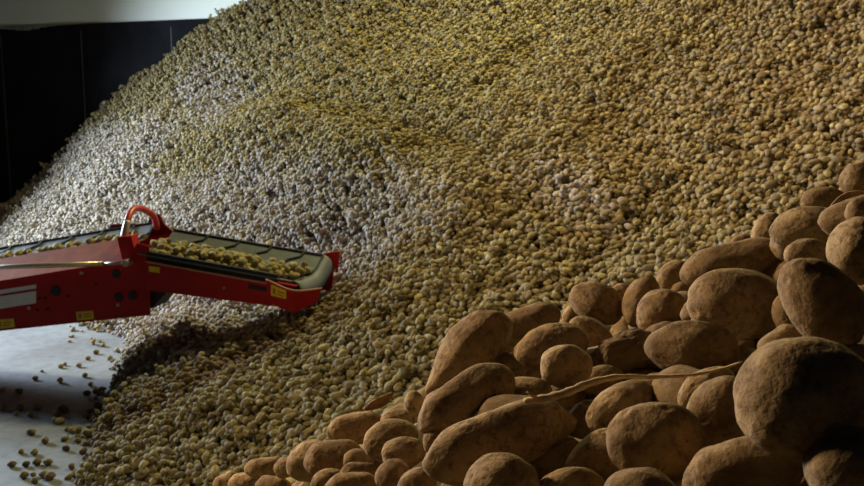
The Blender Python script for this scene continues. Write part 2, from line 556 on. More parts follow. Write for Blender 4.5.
# coarse grid, then refined linearly
STEP = 0.066
cxs = np.arange(X0, X1 + STEP, STEP)
cys = np.arange(Y0, Y1 + STEP, STEP)
CX, CY = np.meshgrid(cxs, cys)
CZ = ground(CX, CY)
WG = wall_gap(CX, CY)
CZ = np.minimum(CZ, WALL_H + 0.9)


def zfast(x, y):
    fx = np.clip((np.asarray(x) - X0) / STEP, 0, len(cxs) - 1.001)
    fy = np.clip((np.asarray(y) - Y0) / STEP, 0, len(cys) - 1.001)
    i, j = fx.astype(int), fy.astype(int)
    a, b = fx - i, fy - j
    return (CZ[j, i] * (1 - a) * (1 - b) + CZ[j, i + 1] * a * (1 - b) + CZ[j + 1, i] * (1 - a) * b + CZ[j + 1, i + 1] * a * b)


gx = X0 + (np.arange(nx) + .5) * CELL
gy = Y0 + (np.arange(ny) + .5) * CELL
HM = np.empty((ny, nx), np.float32)
for j0 in range(0, ny, 200):
    xx, yy = np.meshgrid(gx, gy[j0:j0 + 200])
    HM[j0:j0 + 200] = np.maximum(zfast(xx, yy) - .03, 0)

# candidate spots: jittered, within what the lens could see from here or a step aside
SP = 0.034
hx = np.arange(X0 + .1, X1 - .1, SP)
hy = np.arange(Y0 + .1, Y1 - .1, SP * .9)
QX, QY = np.meshgrid(hx, hy)
QX = QX + (np.arange(len(hy)) % 2)[:, None] * SP / 2
QX = (QX + rng.uniform(-.014, .014, QX.shape)).ravel()
QY = (QY + rng.uniform(-.014, .014, QY.shape)).ravel()
QZ = zfast(QX, QY)
uu, vv, dd = proj(np.stack([QX, QY, QZ], 1))
ok = (QZ > -0.30) & (wall_gap(QX, QY) > 0.05) & (dd > .3) & (uu > -190) & (uu < 1060) & (vv > -110) & (vv < 900) & (QZ < WALL_H + .85)
# thin out the toe so that it frays over the floor
toe = np.where(QZ > 0, np.clip(QZ / 0.08, 0.14, 1), .13 * np.exp(np.minimum(QZ, 0) / .055))
ok &= rng.random(len(QX)) < toe
mound_zone = (QY < 2.9) & (QX > -1.7) & (QX < 2.4)
ok &= (~mound_zone) | (rng.random(len(QX)) < 0.33)
ok &= (~((QY < 1.0) & (vv > 700)))
QX, QY, QZ, mound_zone = QX[ok], QY[ok], QZ[ok], mound_zone[ok]
order = rng.permutation(len(QX))
second = order[rng.random(len(order)) < 0.30]
order = np.concatenate([order, second])

# surface normals
e = .12
NXs = -(zfast(QX + e, QY) - zfast(QX - e, QY)) / (2 * e)
NYs = -(zfast(QX, QY + e) - zfast(QX, QY - e)) / (2 * e)

size = np.exp(rng.normal(0, .18, len(order))) * np.interp(QY[order], [5.5, 12], [.0226, .0196])
size[mound_zone[order]] *= 1.5
Ra = size * rng.uniform(1.1, 1.5, len(order))
Rb = size * rng.uniform(.76, .95, len(order))
Rc = Rb * rng.uniform(.85, 1.0, len(order))
POS = np.zeros((len(order), 3))
jit = rng.uniform(-.03, .03, (len(order), 3, 2))
offs = {}
for R in range(1, 7):
    g = np.arange(-R, R + 1)
    ox, oy = np.meshgrid(g, g)
    m_ = ox ** 2 + oy ** 2 <= (R + .3) ** 2
    offs[R] = (ox, oy, m_)
for n, q in enumerate(order):
    r = .5 * (Ra[n] + Rb[n])
    best = None
    for k in range(3):
        x, y = QX[q] + (jit[n, k, 0] if k else 0), QY[q] + (jit[n, k, 1] if k else 0)
        i, j = int((x - X0) / CELL), int((y - Y0) / CELL)
        if i < 7 or j < 7 or i >= nx - 7 or j >= ny - 7:
            continue
        h = HM[j - 1:j + 2, i - 1:i + 2].max()
        if best is None or h < best[0]:
            best = (h, x, y, i, j)
    if best is None:
        POS[n] = (0, 0, -50)
        continue
    h, x, y, i, j = best
    z = h + Rc[n] * .86
    POS[n] = (x, y, z)
    R = max(1, min(6, int(r / CELL)))
    ox, oy, m_ = offs[R]
    sub = HM[j - R:j + R + 1, i - R:i + R + 1]
    cap = z + Rc[n] * np.sqrt(np.clip(1 - (ox ** 2 + oy ** 2) / (r / CELL) ** 2, 0, 1))
    np.maximum(sub, np.where(m_, cap, -1e3), out=sub)

# drop those that fall inside a large near potato
keep = POS[:, 2] > -10
BC = np.concatenate([b[0] for b in NEAR_BALLS])
BR = np.concatenate([b[1] for b in NEAR_BALLS])
for c, r in zip(BC, BR):
    dist = np.linalg.norm(POS - c, axis=1)
    keep &= dist > r + Rc * .80
cu_, cv_, cd_ = proj(POS)
lq = np.where((POS[:, 1] < 3.2) & keep)[0]
if len(lq):
    D2 = ((cu_[lq, None] - uv[None, :, 0]) ** 2 + (cv_[lq, None] - uv[None, :, 1]) ** 2) / (ab.mean(1)[None] ** 2)
    nn_ = np.argsort(D2, 1)[:, :2]
    keep[lq] &= (cd_[lq] > np.maximum(dep[nn_[:, 0]], dep[nn_[:, 1]] - .08) + .015) | (D2.min(1) > 9)
# keep a clear view over the crest: nothing may rise in front of a large potato
pu, pv, pd = proj(POS)
nearish = (POS[:, 1] < 3.6) & keep
keep &= ~(nearish & (pv - F / np.maximum(pd, .3) * Rb < np.interp(pu, CRU, CRV) + 7))
for i in range(N):
    q = np.stack([pu - uv[i, 0], pv - uv[i, 1]], 1)
    ca, sa = math.cos(ang[i]), -math.sin(ang[i])
    qx, qy = (q[:, 0] * ca + q[:, 1] * sa), (-q[:, 0] * sa + q[:, 1] * ca)
    inside = (qx / (ab[i, 0] + 6)) ** 2 + (qy / (ab[i, 1] + 6)) ** 2 < 1
    keep &= ~(nearish & inside & (pd < dep[i]))
P = dict(pos=POS[keep], a=Ra[keep], b=Rb[keep], c=Rc[keep], q=order[keep])
nP = len(P['pos'])

# orientation: flat side to the slope, free turn, some wobble
nrm = np.stack([NXs[P['q']], NYs[P['q']], np.ones(nP)], 1)
nrm += rng.normal(0, .28, (nP, 3))
nrm /= np.linalg.norm(nrm, axis=1)[:, None]
th = rng.uniform(0, 2 * np.pi, nP)
tx = np.stack([np.cos(th), np.sin(th), np.zeros(nP)], 1)
tx -= (tx * nrm).sum(1)[:, None] * nrm
tx /= np.linalg.norm(tx, axis=1)[:, None]
ty = np.cross(nrm, tx)
ROT = np.stack([tx, ty, nrm], 2)             # columns are the axes
SCL = np.stack([P['a'], P['b'], P['c']], 1)
TINT = np.clip(rng.normal(.5, .22, nP), 0, 1)
DUST_LIGHT = np.clip(rng.normal(.05, .12, nP), 0, .5)
SOIL_SHADE = np.clip(rng.normal(.04, .12, nP), 0, .6)
# conveyor shadow put into the skin colour, over mud, along the valley
VALLEY = [tuple(at(*q)[:2]) for q in ((335, 316, 8.3), (285, 345, 8.0), (235, 376, 7.8), (175, 410, 7.6), (95, 450, 7.35))]
vr = seg_ridge(P['pos'][:, 0], P['pos'][:, 1], VALLEY, 1.0, .24)
SOIL_SHADE = SOIL_SHADE + np.clip((P['pos'][:, 0] - .6) / 2.6, 0, 1) * rng.uniform(.05, .45, nP)     # muddier towards the right
SOIL_SHADE = np.clip(SOIL_SHADE + vr * rng.uniform(.25, .9, nP), 0, .85)
PU, PV, PD = proj(P['pos'])
# skins grey with cool light put into the colour and with dust: the fresh cone below the belt and a few older streaks


def on_heap(u, v):
    ds = np.arange(5.0, 19, .05)
    q = np.array([at(u, v, d) for d in ds])
    hit = np.where(q[:, 2] < np.maximum(zfast(q[:, 0], q[:, 1]), 0))[0]
    return q[hit[0], :2] if len(hit) else q[-1, :2]


def in_poly(x, y, poly):
    r_ = np.zeros(len(x), bool)
    for (x0, y0), (x1, y1) in zip(poly, poly[1:] + poly[:1]):
        if y0 != y1:
            r_ ^= ((y0 > y) != (y1 > y)) & (x < (x1 - x0) * (y - y0) / (y1 - y0) + x0)
    return r_


LIT_GREY = [
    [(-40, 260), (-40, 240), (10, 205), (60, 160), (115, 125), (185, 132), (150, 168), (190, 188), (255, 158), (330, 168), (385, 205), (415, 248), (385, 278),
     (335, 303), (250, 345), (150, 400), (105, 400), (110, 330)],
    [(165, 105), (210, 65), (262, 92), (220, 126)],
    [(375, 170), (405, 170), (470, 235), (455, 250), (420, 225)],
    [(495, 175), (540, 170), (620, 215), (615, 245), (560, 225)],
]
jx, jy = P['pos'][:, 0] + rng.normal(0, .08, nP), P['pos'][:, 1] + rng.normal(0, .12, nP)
for poly in LIT_GREY:
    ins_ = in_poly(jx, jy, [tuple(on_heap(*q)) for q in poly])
    DUST_LIGHT = np.where(ins_, np.clip(rng.normal(.66, .18, nP), .15, .95), DUST_LIGHT)

# ---- which ones show, and how large
ids = np.full((H, W), -1, np.int32)
zb = np.full((H, W), 1e9, np.float32)


def splat(u, v, d, ra, rb, an, idx):
    x0, x1 = max(0, int(u - ra)), min(W, int(u + ra) + 2)
    y0, y1 = max(0, int(v - ra)), min(H, int(v + ra) + 2)
    if x0 >= x1 or y0 >= y1:
        return
    yy, xx = np.mgrid[y0:y1, x0:x1]
    dx, dy = xx - u, yy - v
    ca, sa = math.cos(an), math.sin(an)
    ex, ey = dx * ca - dy * sa, dx * sa + dy * ca
    m_ = (ex / ra) ** 2 + (ey / rb) ** 2 < 1
    s = zb[y0:y1, x0:x1]
    m_ &= d < s
    s[m_] = d
    ids[y0:y1, x0:x1][m_] = idx


for i in range(N):
    splat(uv[i, 0], uv[i, 1], dep[i], ab[i, 0], ab[i, 1], ang[i], 10 ** 6 + i)
vis = np.where((PU > -12) & (PU < W + 12) & (PV > -12) & (PV < H + 12) & (PD > .3))[0]
for k in vis[np.argsort(PD[vis])]:
    r = F / PD[k] * (P['a'][k] + P['b'][k]) * .5
    splat(PU[k], PV[k], PD[k], max(r, 1), max(r * .85, 1), 0, k)
cnt = np.bincount(ids[(ids >= 0) & (ids < 10 ** 6)], minlength=nP)

# conveyor covers some of the picture; those behind it do not count
behind = (PU < 335) & (PV > 225) & (PV < 335) & (PD > 8.4)
cnt[behind] = 0
N_FLOOR = 46
N_SINGLE = 300 - N - N_FLOOR
single = np.argsort(-cnt)[:N_SINGLE]
is_single = np.zeros(nP, bool)
is_single[single] = True

# ------------------------------------------------------------------ potato shapes


def lumpy(v, seed, amp=.10, fine=.03):
    """one potato outline on the unit ball"""
    out = v.copy()
    o = Vector((seed * 7.13 + 3.1, seed * 3.7 - 1.9, seed * 1.9))
    for k, p in enumerate(v):
        pv = Vector(p)
        d_ = noise.noise(pv * .9 + o) * amp * 1.6 + noise.noise(pv * 2.1 + o * 1.3) * amp * .6
        if fine:
            d_ += noise.noise(pv * 4.5 + o * .7) * fine + noise.noise(pv * 9.0 + o) * fine * .4
        out[k] = p * (1 + d_)
    return out


SMALL = {}
for sub in (2, 3):
    SMALL[sub] = [lumpy(ICO[sub][0], s, .13, 0) for s in range(10)]
SMALL4 = [lumpy(ICO[4][0], s, .13, .02) for s in range(10)]

shape_id = rng.integers(0, 10, nP)

# ---- the mass of the heap: one object
near_m = (PD < 8.6) & (cnt > 0)
vs, fs, tn, so, du, off = [], [], [], [], [], 0
for sub, sel_ in ((2, ~near_m & ~is_single), (3, near_m & ~is_single)):
    f0 = ICO[sub][1]
    nv = len(ICO[sub][0])
    for s in range(10):
        k = np.where(sel_ & (shape_id == s))[0]
        if not len(k):
            continue
        v0 = SMALL[sub][s]
        v = np.einsum('nij,nvj->nvi', ROT[k], v0[None] * SCL[k][:, None, :]) + P['pos'][k][:, None, :]
        vs.append(v.reshape(-1, 3))
        fs.append((f0[None] + (np.arange(len(k)) * nv)[:, None, None] + off).reshape(-1, 3))
        off += nv * len(k)
        for arr, src in ((tn, TINT), (so, SOIL_SHADE), (du, DUST_LIGHT)):
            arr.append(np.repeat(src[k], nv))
n_pot_faces = sum(len(f) for f in fs)
# the packed inside of the heap, just under the potatoes
ins = (CZ > 0.035) & (WG > 0.0)
idx = np.arange(CX.size).reshape(CX.shape)
quads = np.stack([idx[:-1, :-1], idx[:-1, 1:], idx[1:, 1:], idx[1:, :-1]], -1).reshape(-1, 4)
qok = ins.ravel()[quads].all(1)
quads = quads[qok]
tri = np.concatenate([quads[:, [0, 1, 2]], quads[:, [0, 2, 3]]])
used, inv = np.unique(tri, return_inverse=True)
core = np.stack([CX.ravel()[used], CY.ravel()[used], np.maximum(CZ.ravel()[used], 0.0) - 0.012], 1)
core[:, 2] = np.maximum(core[:, 2], 0.001)
vs.append(core)
fs.append(inv.reshape(-1, 3) + off)
for arr in (tn, so, du):
    arr.append(np.zeros(len(core)))
VS, FS = np.concatenate(vs), np.concatenate(fs)
mi = np.zeros(len(FS), np.int32)
mi[n_pot_faces:] = 1
me = mesh_np('potato_heap', VS, FS, mi)
for nm, arr in (('tint', tn), ('soil', so), ('dust_light', du)):  # soil holds mud plus the painted conveyor shadow
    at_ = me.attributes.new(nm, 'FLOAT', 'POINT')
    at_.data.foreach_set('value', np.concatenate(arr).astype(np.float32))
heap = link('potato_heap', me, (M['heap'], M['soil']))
tag(heap, 'huge sloping heap of small olive and grey potatoes filling the store', 'potato heap', kind='stuff')
del vs, fs, VS, FS

# ---- the nearest of the heap: one object each
shape_me = []
for s in range(10):
    me = mesh_np('small_potato', SMALL4[s], ICO[4][1])
    me.materials.append(M['heap_object'])
    shape_me.append(me)
proto_small = None


gap_me = []
for s in range(10):
    me = mesh_np('gap_potato', SMALL4[s] * .035, ICO[4][1])
    me.materials.append(M['big'])
    gap_me.append(me)


def small_potato(pos, rot, scl, s, tint, soil, dust_light, label, group, gap=False):
    o = bpy.data.objects.new('potato', gap_me[s] if gap else shape_me[s])
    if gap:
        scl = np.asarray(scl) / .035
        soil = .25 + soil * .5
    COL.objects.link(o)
    m4 = Matrix([list(r) + [0] for r in rot] + [[0, 0, 0, 1]])
    o.matrix_world = Matrix.Translation(Vector(pos)) @ m4 @ Matrix.Diagonal((*scl, 1))
    o['tint'], o['soil'], o['dust_light'] = float(tint), float(soil), float(dust_light)  # soil of heap potatoes also holds the painted conveyor shadow
    return tag(o, label, 'potato', group)


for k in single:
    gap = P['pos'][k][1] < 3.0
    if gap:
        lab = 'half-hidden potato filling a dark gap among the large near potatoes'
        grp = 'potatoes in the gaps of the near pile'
    elif PU[k] < 480 and PV[k] > 290:
        lab = 'small olive potato on the heap slope between the conveyor and the large near potatoes'
        grp = 'small potatoes of the green slope in front of the conveyor'
    else:
        lab = 'small tan potato on the slope just above the crest of large near potatoes'
        grp = 'small potatoes above the crest of large ones'
    small_potato(P['pos'][k], ROT[k], SCL[k], shape_id[k], TINT[k], SOIL_SHADE[k], DUST_LIGHT[k], lab, grp, gap)

# ---- the large near potatoes: one object each
for i, r in enumerate(NEAR):
    d = dep[i]
    a, b = ab[i] * d / F
    v = lumpy(ICO[5][0], 31 + i * 1.37, .075, .011)
    if r[6] is not None:                      # a knob or cleft lobe at one end
        kx, ky = r[6]
        kd = np.array([kx, ky, .15])
        kd /= np.linalg.norm(kd)
        if i == 0:
            # tapers to a neck with a blunt end
            t = np.clip((-v[:, 0] - .02) / .8, 0, 1)
            v[:, 1] *= 1 - .55 * t
            v[:, 2] *= 1 - .40 * t
            v[:, 1] -= .22 * t * t
            v[:, 0] -= .16 * t * t
        else:
            dotp = v @ kd
            v *= (1 + .16 * np.exp(-((1 - dotp) / .16) ** 2))[:, None]
            gr = np.exp(-((dotp - .62) / .07) ** 2)
            v *= (1 - .10 * gr * (v[:, 0] < .1))[:, None]
    # eyes: shallow dents with a brow
    er = np.random.default_rng(100 + i)
    for _ in range(7):
        dvec = er.normal(size=3)
        dvec[2] = abs(dvec[2])
        dvec /= np.linalg.norm(dvec)
        un = v / np.linalg.norm(v, axis=1)[:, None]
        dist = np.linalg.norm((un - dvec) * np.array([a / b, 1, 1]), axis=1)
        v *= (1 - .030 * np.exp(-(dist / .075) ** 2) + .012 * np.exp(-((dist - .17) / .07) ** 2))[:, None]
    a2 = a / max(math.cos(yawt[i]), .85)
    c2 = b * er.uniform(.86, .98)
    # blunt the ends of long ones
    if a / b > 1.6:
        v[:, 0] = np.sign(v[:, 0]) * np.abs(v[:, 0]) ** .9
        rr = np.sqrt(v[:, 1] ** 2 + v[:, 2] ** 2) + 1e-6
        v[:, 1:] *= (1 + .10 * np.clip(1 - np.abs(np.abs(v[:, 0]) - .6) / .4, 0, 1))[:, None]
    if r[7] > .6:                             # clods of mud
        for k in range(len(v)):
            pv = Vector(v[k])
            v[k] *= 1 + .13 * noise.noise(pv * 2.6 + Vector((5, 1, i))) + .07 * noise.noise(pv * 6)
    v = v * np.array([a2, b, c2])
    me = mesh_np('large_potato', v, ICO[5][1])
    o = link('potato', me, (M['big'],))
    rot = AX[i].T
    m4 = Matrix([list(q) + [0] for q in rot] + [[0, 0, 0, 1]])
    o.matrix_world = Matrix.Translation(Vector(NC[i])) @ m4
    o['tint'] = float(er.uniform(0.1, 1))
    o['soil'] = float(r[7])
    tag(o, r[8], 'potato', 'large potatoes of the near pile')

# ------------------------------------------------------------------ dry stalk and leaves on the near pile


def tube(path, radii, seg=10, close=True):
    path = [Vector(p) for p in path]
    bm = bmesh.new()
    rings = []
    up = Vector((0, 0, 1))
    for k, p in enumerate(path):
        t = (path[min(k + 1, len(path) - 1)] - path[max(k - 1, 0)]).normalized()
        s = t.cross(up)
        if s.length < 1e-3:
            s = Vector((1, 0, 0))
        s.normalize()
        n_ = s.cross(t)
        rings.append([bm.verts.new(p + (s * math.cos(q) + n_ * math.sin(q)) * radii[k]) for q in [2 * math.pi * w / seg for w in range(seg)]])
    for r0, r1 in zip(rings[:-1], rings[1:]):
        for w in range(seg):
            bm.faces.new((r0[w], r0[(w + 1) % seg], r1[(w + 1) % seg], r1[w]))
    if close:
        bm.faces.new(rings[0][::-1])
        bm.faces.new(rings[-1])
    bmesh.ops.recalc_face_normals(bm, faces=bm.faces)
    return bm


def bm_mesh(name, bm, sm=True):
    me = bpy.data.meshes.new(name)
    bm.to_mesh(me)
    bm.free()
    if sm:
        smooth(me)
    return me


def spline(pts_, n_):
    pts_ = [np.array(p, float) for p in pts_]
    P_ = [2 * pts_[0] - pts_[1]] + pts_ + [2 * pts_[-1] - pts_[-2]]
    out = []
    for s in range(len(pts_) - 1):
        p0, p1, p2, p3 = P_[s:s + 4]
        for t in np.linspace(0, 1, n_, endpoint=False):
            out.append(.5 * ((2 * p1) + (-p0 + p2) * t + (2 * p0 - 5 * p1 + 4 * p2 - p3) * t * t + (-p0 + 3 * p1 - 3 * p2 + p3) * t ** 3))
    out.append(pts_[-1])
    return out


stalk_px = [(524, 401, 1.00), (546, 398, 1.00), (568, 392, 1.0), (590, 383, 1.01), (618, 377, 1.03), (652, 377, 1.05), (690, 375, 1.055),
            (720, 369, 1.05), (742, 362, 1.04)]
path = spline([at(*q) for q in stalk_px], 6)
rad = np.interp(np.linspace(0, 1, len(path)), [0, .1, .3, .45, .6, 1], [.0026, .0040, .0042, .0032, .0022, .0012])
rad = rad * (1 + .12 * np.sin(np.arange(len(path)) * 1.7))
st = link('dry_stalk', bm_mesh('dry_stalk', tube(path, rad)), (M['stalk'],))
tag(st, 'long pale dry stalk lying across the large near potatoes', 'stalk')
path = spline([at(546, 398, 1.0), at(534, 397, .997), at(527, 392, .995)], 5)
link('twig', bm_mesh('twig', tube(path, np.linspace(.002, .0008, len(path)), 8)), (M['stalk'],), st)


def curled_leaf(name, px, width, label):
    path = spline([at(*q) for q in px], 6)
    bm = bmesh.new()
    n_ = len(path)
    rows = []
    for k, p in enumerate(path):
        t = np.array(path[min(k + 1, n_ - 1)]) - np.array(path[max(k - 1, 0)])
        t /= np.linalg.norm(t)
        s = np.cross(t, -FWD)
        s /= np.linalg.norm(s)
        w_ = width * math.sin(math.pi * (k + .6) / (n_ + .2)) ** .8
        row = []
        for q in np.linspace(-1, 1, 7):
            curl = (q * q) * w_ * .7 + .1 * w_ * math.sin(k * 1.3 + q * 3)
            row.append(bm.verts.new(Vector(np.array(p) + s * q * w_ - FWD * curl)))
        rows.append(row)
    for r0, r1 in zip(rows[:-1], rows[1:]):
        for w_ in range(6):
            bm.faces.new((r0[w_], r0[w_ + 1], r1[w_ + 1], r1[w_]))
    me_ = bm_mesh(name, bm)
    o = link(name, me_, (M['leaf'],))
    md = o.modifiers.new('thickness', 'SOLIDIFY')
    md.thickness = .0012
    tag(o, label, 'leaf')
    return o


curled_leaf('dry_leaf', [(364, 410, 1.56), (374, 405, 1.55), (384, 400, 1.55), (393, 393, 1.56)], .007,
            'curled dry leaf standing up behind the barrel-shaped potato')
curled_leaf('dry_leaf', [(831, 207, 1.36), (842, 200, 1.35), (853, 196, 1.34), (868, 194, 1.33)], .007,
            'curled dry leaf beside the right edge, above the large pinkish potato')

# ------------------------------------------------------------------ the setting


def box_bm(bm, c, ax, half, mat=0):
    """box centred on c with axes ax (3 unit vectors) and half sizes"""
    c = np.array(c, float)
    vsx = []
    for sx in (-1, 1):
        for sy in (-1, 1):
            for sz in (-1, 1):
                vsx.append(bm.verts.new(Vector(c + ax[0] * sx * half[0] + ax[1] * sy * half[1] + ax[2] * sz * half[2])))
    for q in ((0, 1, 3, 2), (4, 6, 7, 5), (0, 4, 5, 1), (2, 3, 7, 6), (0, 2, 6, 4), (1, 5, 7, 3)):
        f = bm.faces.new([vsx[w] for w in q])
        f.material_index = mat
    return bm


EYE3 = np.eye(3)
bm = bmesh.new()
box_bm(bm, (-2, 8, -.1), EYE3, (12, 16, .1))
bmesh.ops.recalc_face_normals(bm, faces=bm.faces)
fl = link('floor', bm_mesh('floor', bm, False), (M['floor'],))
tag(fl, 'pale grey concrete floor with soil stains', 'floor', kind='structure')

wax = np.array([[wdir[0], wdir[1], 0], [wnrm[0], wnrm[1], 0], [0, 0, 1.0]])
mid = WA[:2] + wdir * 3.0


def wall_piece(name, z0, z1, th, setback, mats, label, s0=-6.0, s1=14.0):
    bm_ = bmesh.new()
    c2 = WA[:2] + wdir * (s0 + s1) / 2 - wnrm * (th / 2 + setback)
    box_bm(bm_, (c2[0], c2[1], (z0 + z1) / 2), wax, ((s1 - s0) / 2, th / 2, (z1 - z0) / 2))
    bmesh.ops.recalc_face_normals(bm_, faces=bm_.faces)
    o = link(name, bm_mesh(name, bm_, False), mats)
    return tag(o, label, 'wall', kind='structure')


wall_piece('wall_back', 0, WALL_H, .25, 0, (M['black_wall'],), 'black coated lower store wall behind the heap')
wall_piece('wall_back_upper', WALL_H, 7.0, .2, .03, (M['white_wall'],), 'white insulated upper wall above the black one')
bm = bmesh.new()
nseg = 40
for k in range(nseg):                         # a frayed dusty strip along the top of the black wall
    s0, s1 = -6 + k * .2, -6 + k * .2 + .2
    hgt = .07 + .05 * math.sin(k * .7) * math.sin(k * .31 + 1)
    hgt *= float(np.clip((1.6 - s0) / 1.5, 0.1, 1))
    c2 = WA[:2] + wdir * (s0 + s1) / 2 + wnrm * .004
    box_bm(bm, (c2[0], c2[1], WALL_H - hgt / 2), wax, (.1, .004, hgt / 2))
bmesh.ops.recalc_face_normals(bm, faces=bm.faces)
o = link('trim_1', bm_mesh('trim_1', bm, False), (M['ledge'],))
tag(o, 'grey dusty strip along the top of the black wall', 'trim', kind='structure')
bm = bmesh.new()                              # panel joint in the black wall
for s in (0.0, 2.0, 4.0):
    c2 = WA[:2] + wdir * (s) + wnrm * .003
    if s == 2.0:
        c2 = WA[:2] + wdir * 2.0 + wnrm * .003
    box_bm(bm, (c2[0], c2[1], WALL_H / 2 - .05), wax, (.012, .003, WALL_H / 2 - .06))
bmesh.ops.recalc_face_normals(bm, faces=bm.faces)
o = link('trim_2', bm_mesh('trim_2', bm, False), (mat_plain('dull_grey_joint', (.045, .045, .045), .8, 0, .2, 5),))
tag(o, 'grey panel joints in the black wall', 'trim', kind='structure')

# ------------------------------------------------------------------ the conveyor
conv = bpy.data.objects.new('conveyor', None)
COL.objects.link(conv)
tag(conv, 'red conveyor arm carrying potatoes on a grey belt to the heap', 'conveyor')

# near top edge of the two arms, as points in the place
A0, A1 = at(0, 281, 8.95), at(150, 257, 8.66)     # lower arm
B0, B1 = at(146, 262, 8.63), at(300, 290, 8.26)   # outer arm, ends at the head
A0, A1, B0, B1 = [np.array(q) for q in (A0, A1, B0, B1)]
da = A1 - A0
da /= np.linalg.norm(da)
A00 = A0 - da * 2.6
db = B1 - B0
LB = np.linalg.norm(db)
db /= LB
Z = np.array([0, 0, 1.0])


def cross_dir(d_):
    s = np.cross(Z, d_)
    return s / np.linalg.norm(s)


ca_, cb_ = cross_dir(da), cross_dir(db)           # towards the back of the belt
ua, ub = np.cross(da, ca_), np.cross(db, cb_)     # upwards, square to the arm
conv.location = (A00[0] - .3, A00[1], 0)
CL = np.array(conv.location)


def part(name, bm_, mats, parent=None, sm=False, label=None):
    bmesh.ops.recalc_face_normals(bm_, faces=bm_.faces)
    for v_ in bm_.verts:
        v_.co -= Vector(CL)
    me_ = bm_mesh(name, bm_, sm)
    o_ = link(name, me_, mats, parent or conv)
    if label:
        o_['label'] = label
    return o_


def prism(bm_, poly, thick, mat=0):
    """flat outline (3-D points) pushed by vector thick"""
    f0_ = [bm_.verts.new(Vector(p)) for p in poly]
    f1_ = [bm_.verts.new(Vector(np.array(p) + thick)) for p in poly]
    n_ = len(poly)
    fs_ = [bm_.faces.new(f0_), bm_.faces.new(f1_[::-1])]
    for k in range(n_):
        fs_.append(bm_.faces.new((f0_[k], f1_[k], f1_[(k + 1) % n_], f0_[(k + 1) % n_])))
    for f in fs_:
        f.material_index = mat
    return bm_


def on_plane(u, v, p0, n_):
    r_ = at(u, v, 1.0) - EYE
    t = ((p0 - EYE) @ n_) / (r_ @ n_)
    return EYE + r_ * t


# --- lower arm: side plates
bm = bmesh.new()
hA = .545
lowA0, lowA1 = on_plane(0, 331, A0, ca_), on_plane(150, 315, A0, ca_)
dl = (lowA1 - lowA0) / np.linalg.norm(lowA1 - lowA0)
top150 = on_plane(150, 243, A0, ca_)
prism(bm, [A00, on_plane(128, 260, A0, ca_), on_plane(137, 243, A0, ca_), on_plane(149, 246, A0, ca_), lowA1, lowA0 - dl * 2.6], ca_ * .012)
sideA = part('side_panel', bm, (M['red'],), label='red side panel of the lower arm')
bm = bmesh.new()
WID = .78
prism(bm, [q + ca_ * WID for q in (A00 + Z * .12, A1 + Z * .12, A1 - Z * .45, A00 - Z * .45)], ca_ * .012)
part('side_panel', bm, (M['red'],))
# sloping guard board
bm = bmesh.new()
g0, g1 = A00, A0 + da * (np.linalg.norm(on_plane(131, 260, A0, ca_) - A0))
gb = ca_ * .21 + Z * .185
gtop1 = on_plane(120, 239, A0 + ca_ * .21, ca_)
prism(bm, [g0, g1, gtop1, g0 + gb], -np.cross(da, gb / np.linalg.norm(gb)) * .01)
part('guard_board', bm, (M['red_top'],), label='dusty, lit salmon-red sloping guard board')
# floor plate between the side panels of each arm
bm = bmesh.new()
box_bm(bm, (A00 + A1) / 2 + ca_ * WID / 2 - Z * .2, np.array([da, ca_, ua]), (np.linalg.norm(A1 - A00) / 2 - .05, WID / 2 - .02, .015))
part('cross_plate', bm, (M['red'],))


# --- belts, troughed, with the raised chevrons in the same mesh
def belt(p0, p1, d_, c_, u_, prof, pitch, phase):
    """prof: list of (across, up)"""
    bm_ = bmesh.new()
    L = np.linalg.norm(p1 - p0)
    n_ = max(2, int(L / .08))
    rows = []
    for k in range(n_ + 1):
        b_ = p0 + d_ * L * k / n_
        rows.append([bm_.verts.new(Vector(b_ + c_ * x + u_ * y)) for x, y in prof] +
                    [bm_.verts.new(Vector(b_ + c_ * x + u_ * (y - .012))) for x, y in prof[::-1]])
    m_ = len(rows[0])
    for r0, r1 in zip(rows[:-1], rows[1:]):
        for w in range(m_):
            bm_.faces.new((r0[w], r1[w], r1[(w + 1) % m_], r0[(w + 1) % m_]))
    bm_.faces.new(rows[0])
    bm_.faces.new(rows[-1][::-1])
    px = np.array(prof)
    seg_l = np.concatenate([[0], np.cumsum(np.linalg.norm(np.diff(px, axis=0), axis=1))])

    def pt(along, across, lift):
        x = np.interp(across, seg_l, px[:, 0])
        y = np.interp(across, seg_l, px[:, 1])
        return p0 + d_ * along + c_ * x + u_ * (y + lift)

    tot = seg_l[-1]
    s = phase
    while s < L - .05:
        pts2 = []
        for t in np.linspace(0, 1, 13):                       # a V that opens towards the head
            ac = tot * (.03 + .94 * t)
            al = s + .26 * abs(ac / tot - .5)
            if t > .90:
                al += .07
            pts2.append((min(al, L - .01), ac))
        for (l0, a0), (l1, a1) in zip(pts2[:-1], pts2[1:]):
            q = [pt(l0, a0, .001), pt(l0 + .018, a0, .001), pt(l1 + .018, a1, .001), pt(l1, a1, .001)]
            top = [x + u_ * .014 for x in q]
            vv_ = [bm_.verts.new(Vector(x)) for x in q + top]
            for f in ((4, 5, 6, 7), (0, 1, 5, 4), (2, 3, 7, 6), (1, 2, 6, 5), (3, 0, 4, 7)):
                bm_.faces.new([vv_[w] for w in f]).material_index = 1
        s += pitch
    # dark bead along the raised far edge
    for x, y in (prof[-1],):
        box_bm(bm_, p0 + d_ * L / 2 + c_ * x + u_ * (y + .004), np.array([d_, c_, u_]), (L / 2, .012, .008), 1)
    return bm_


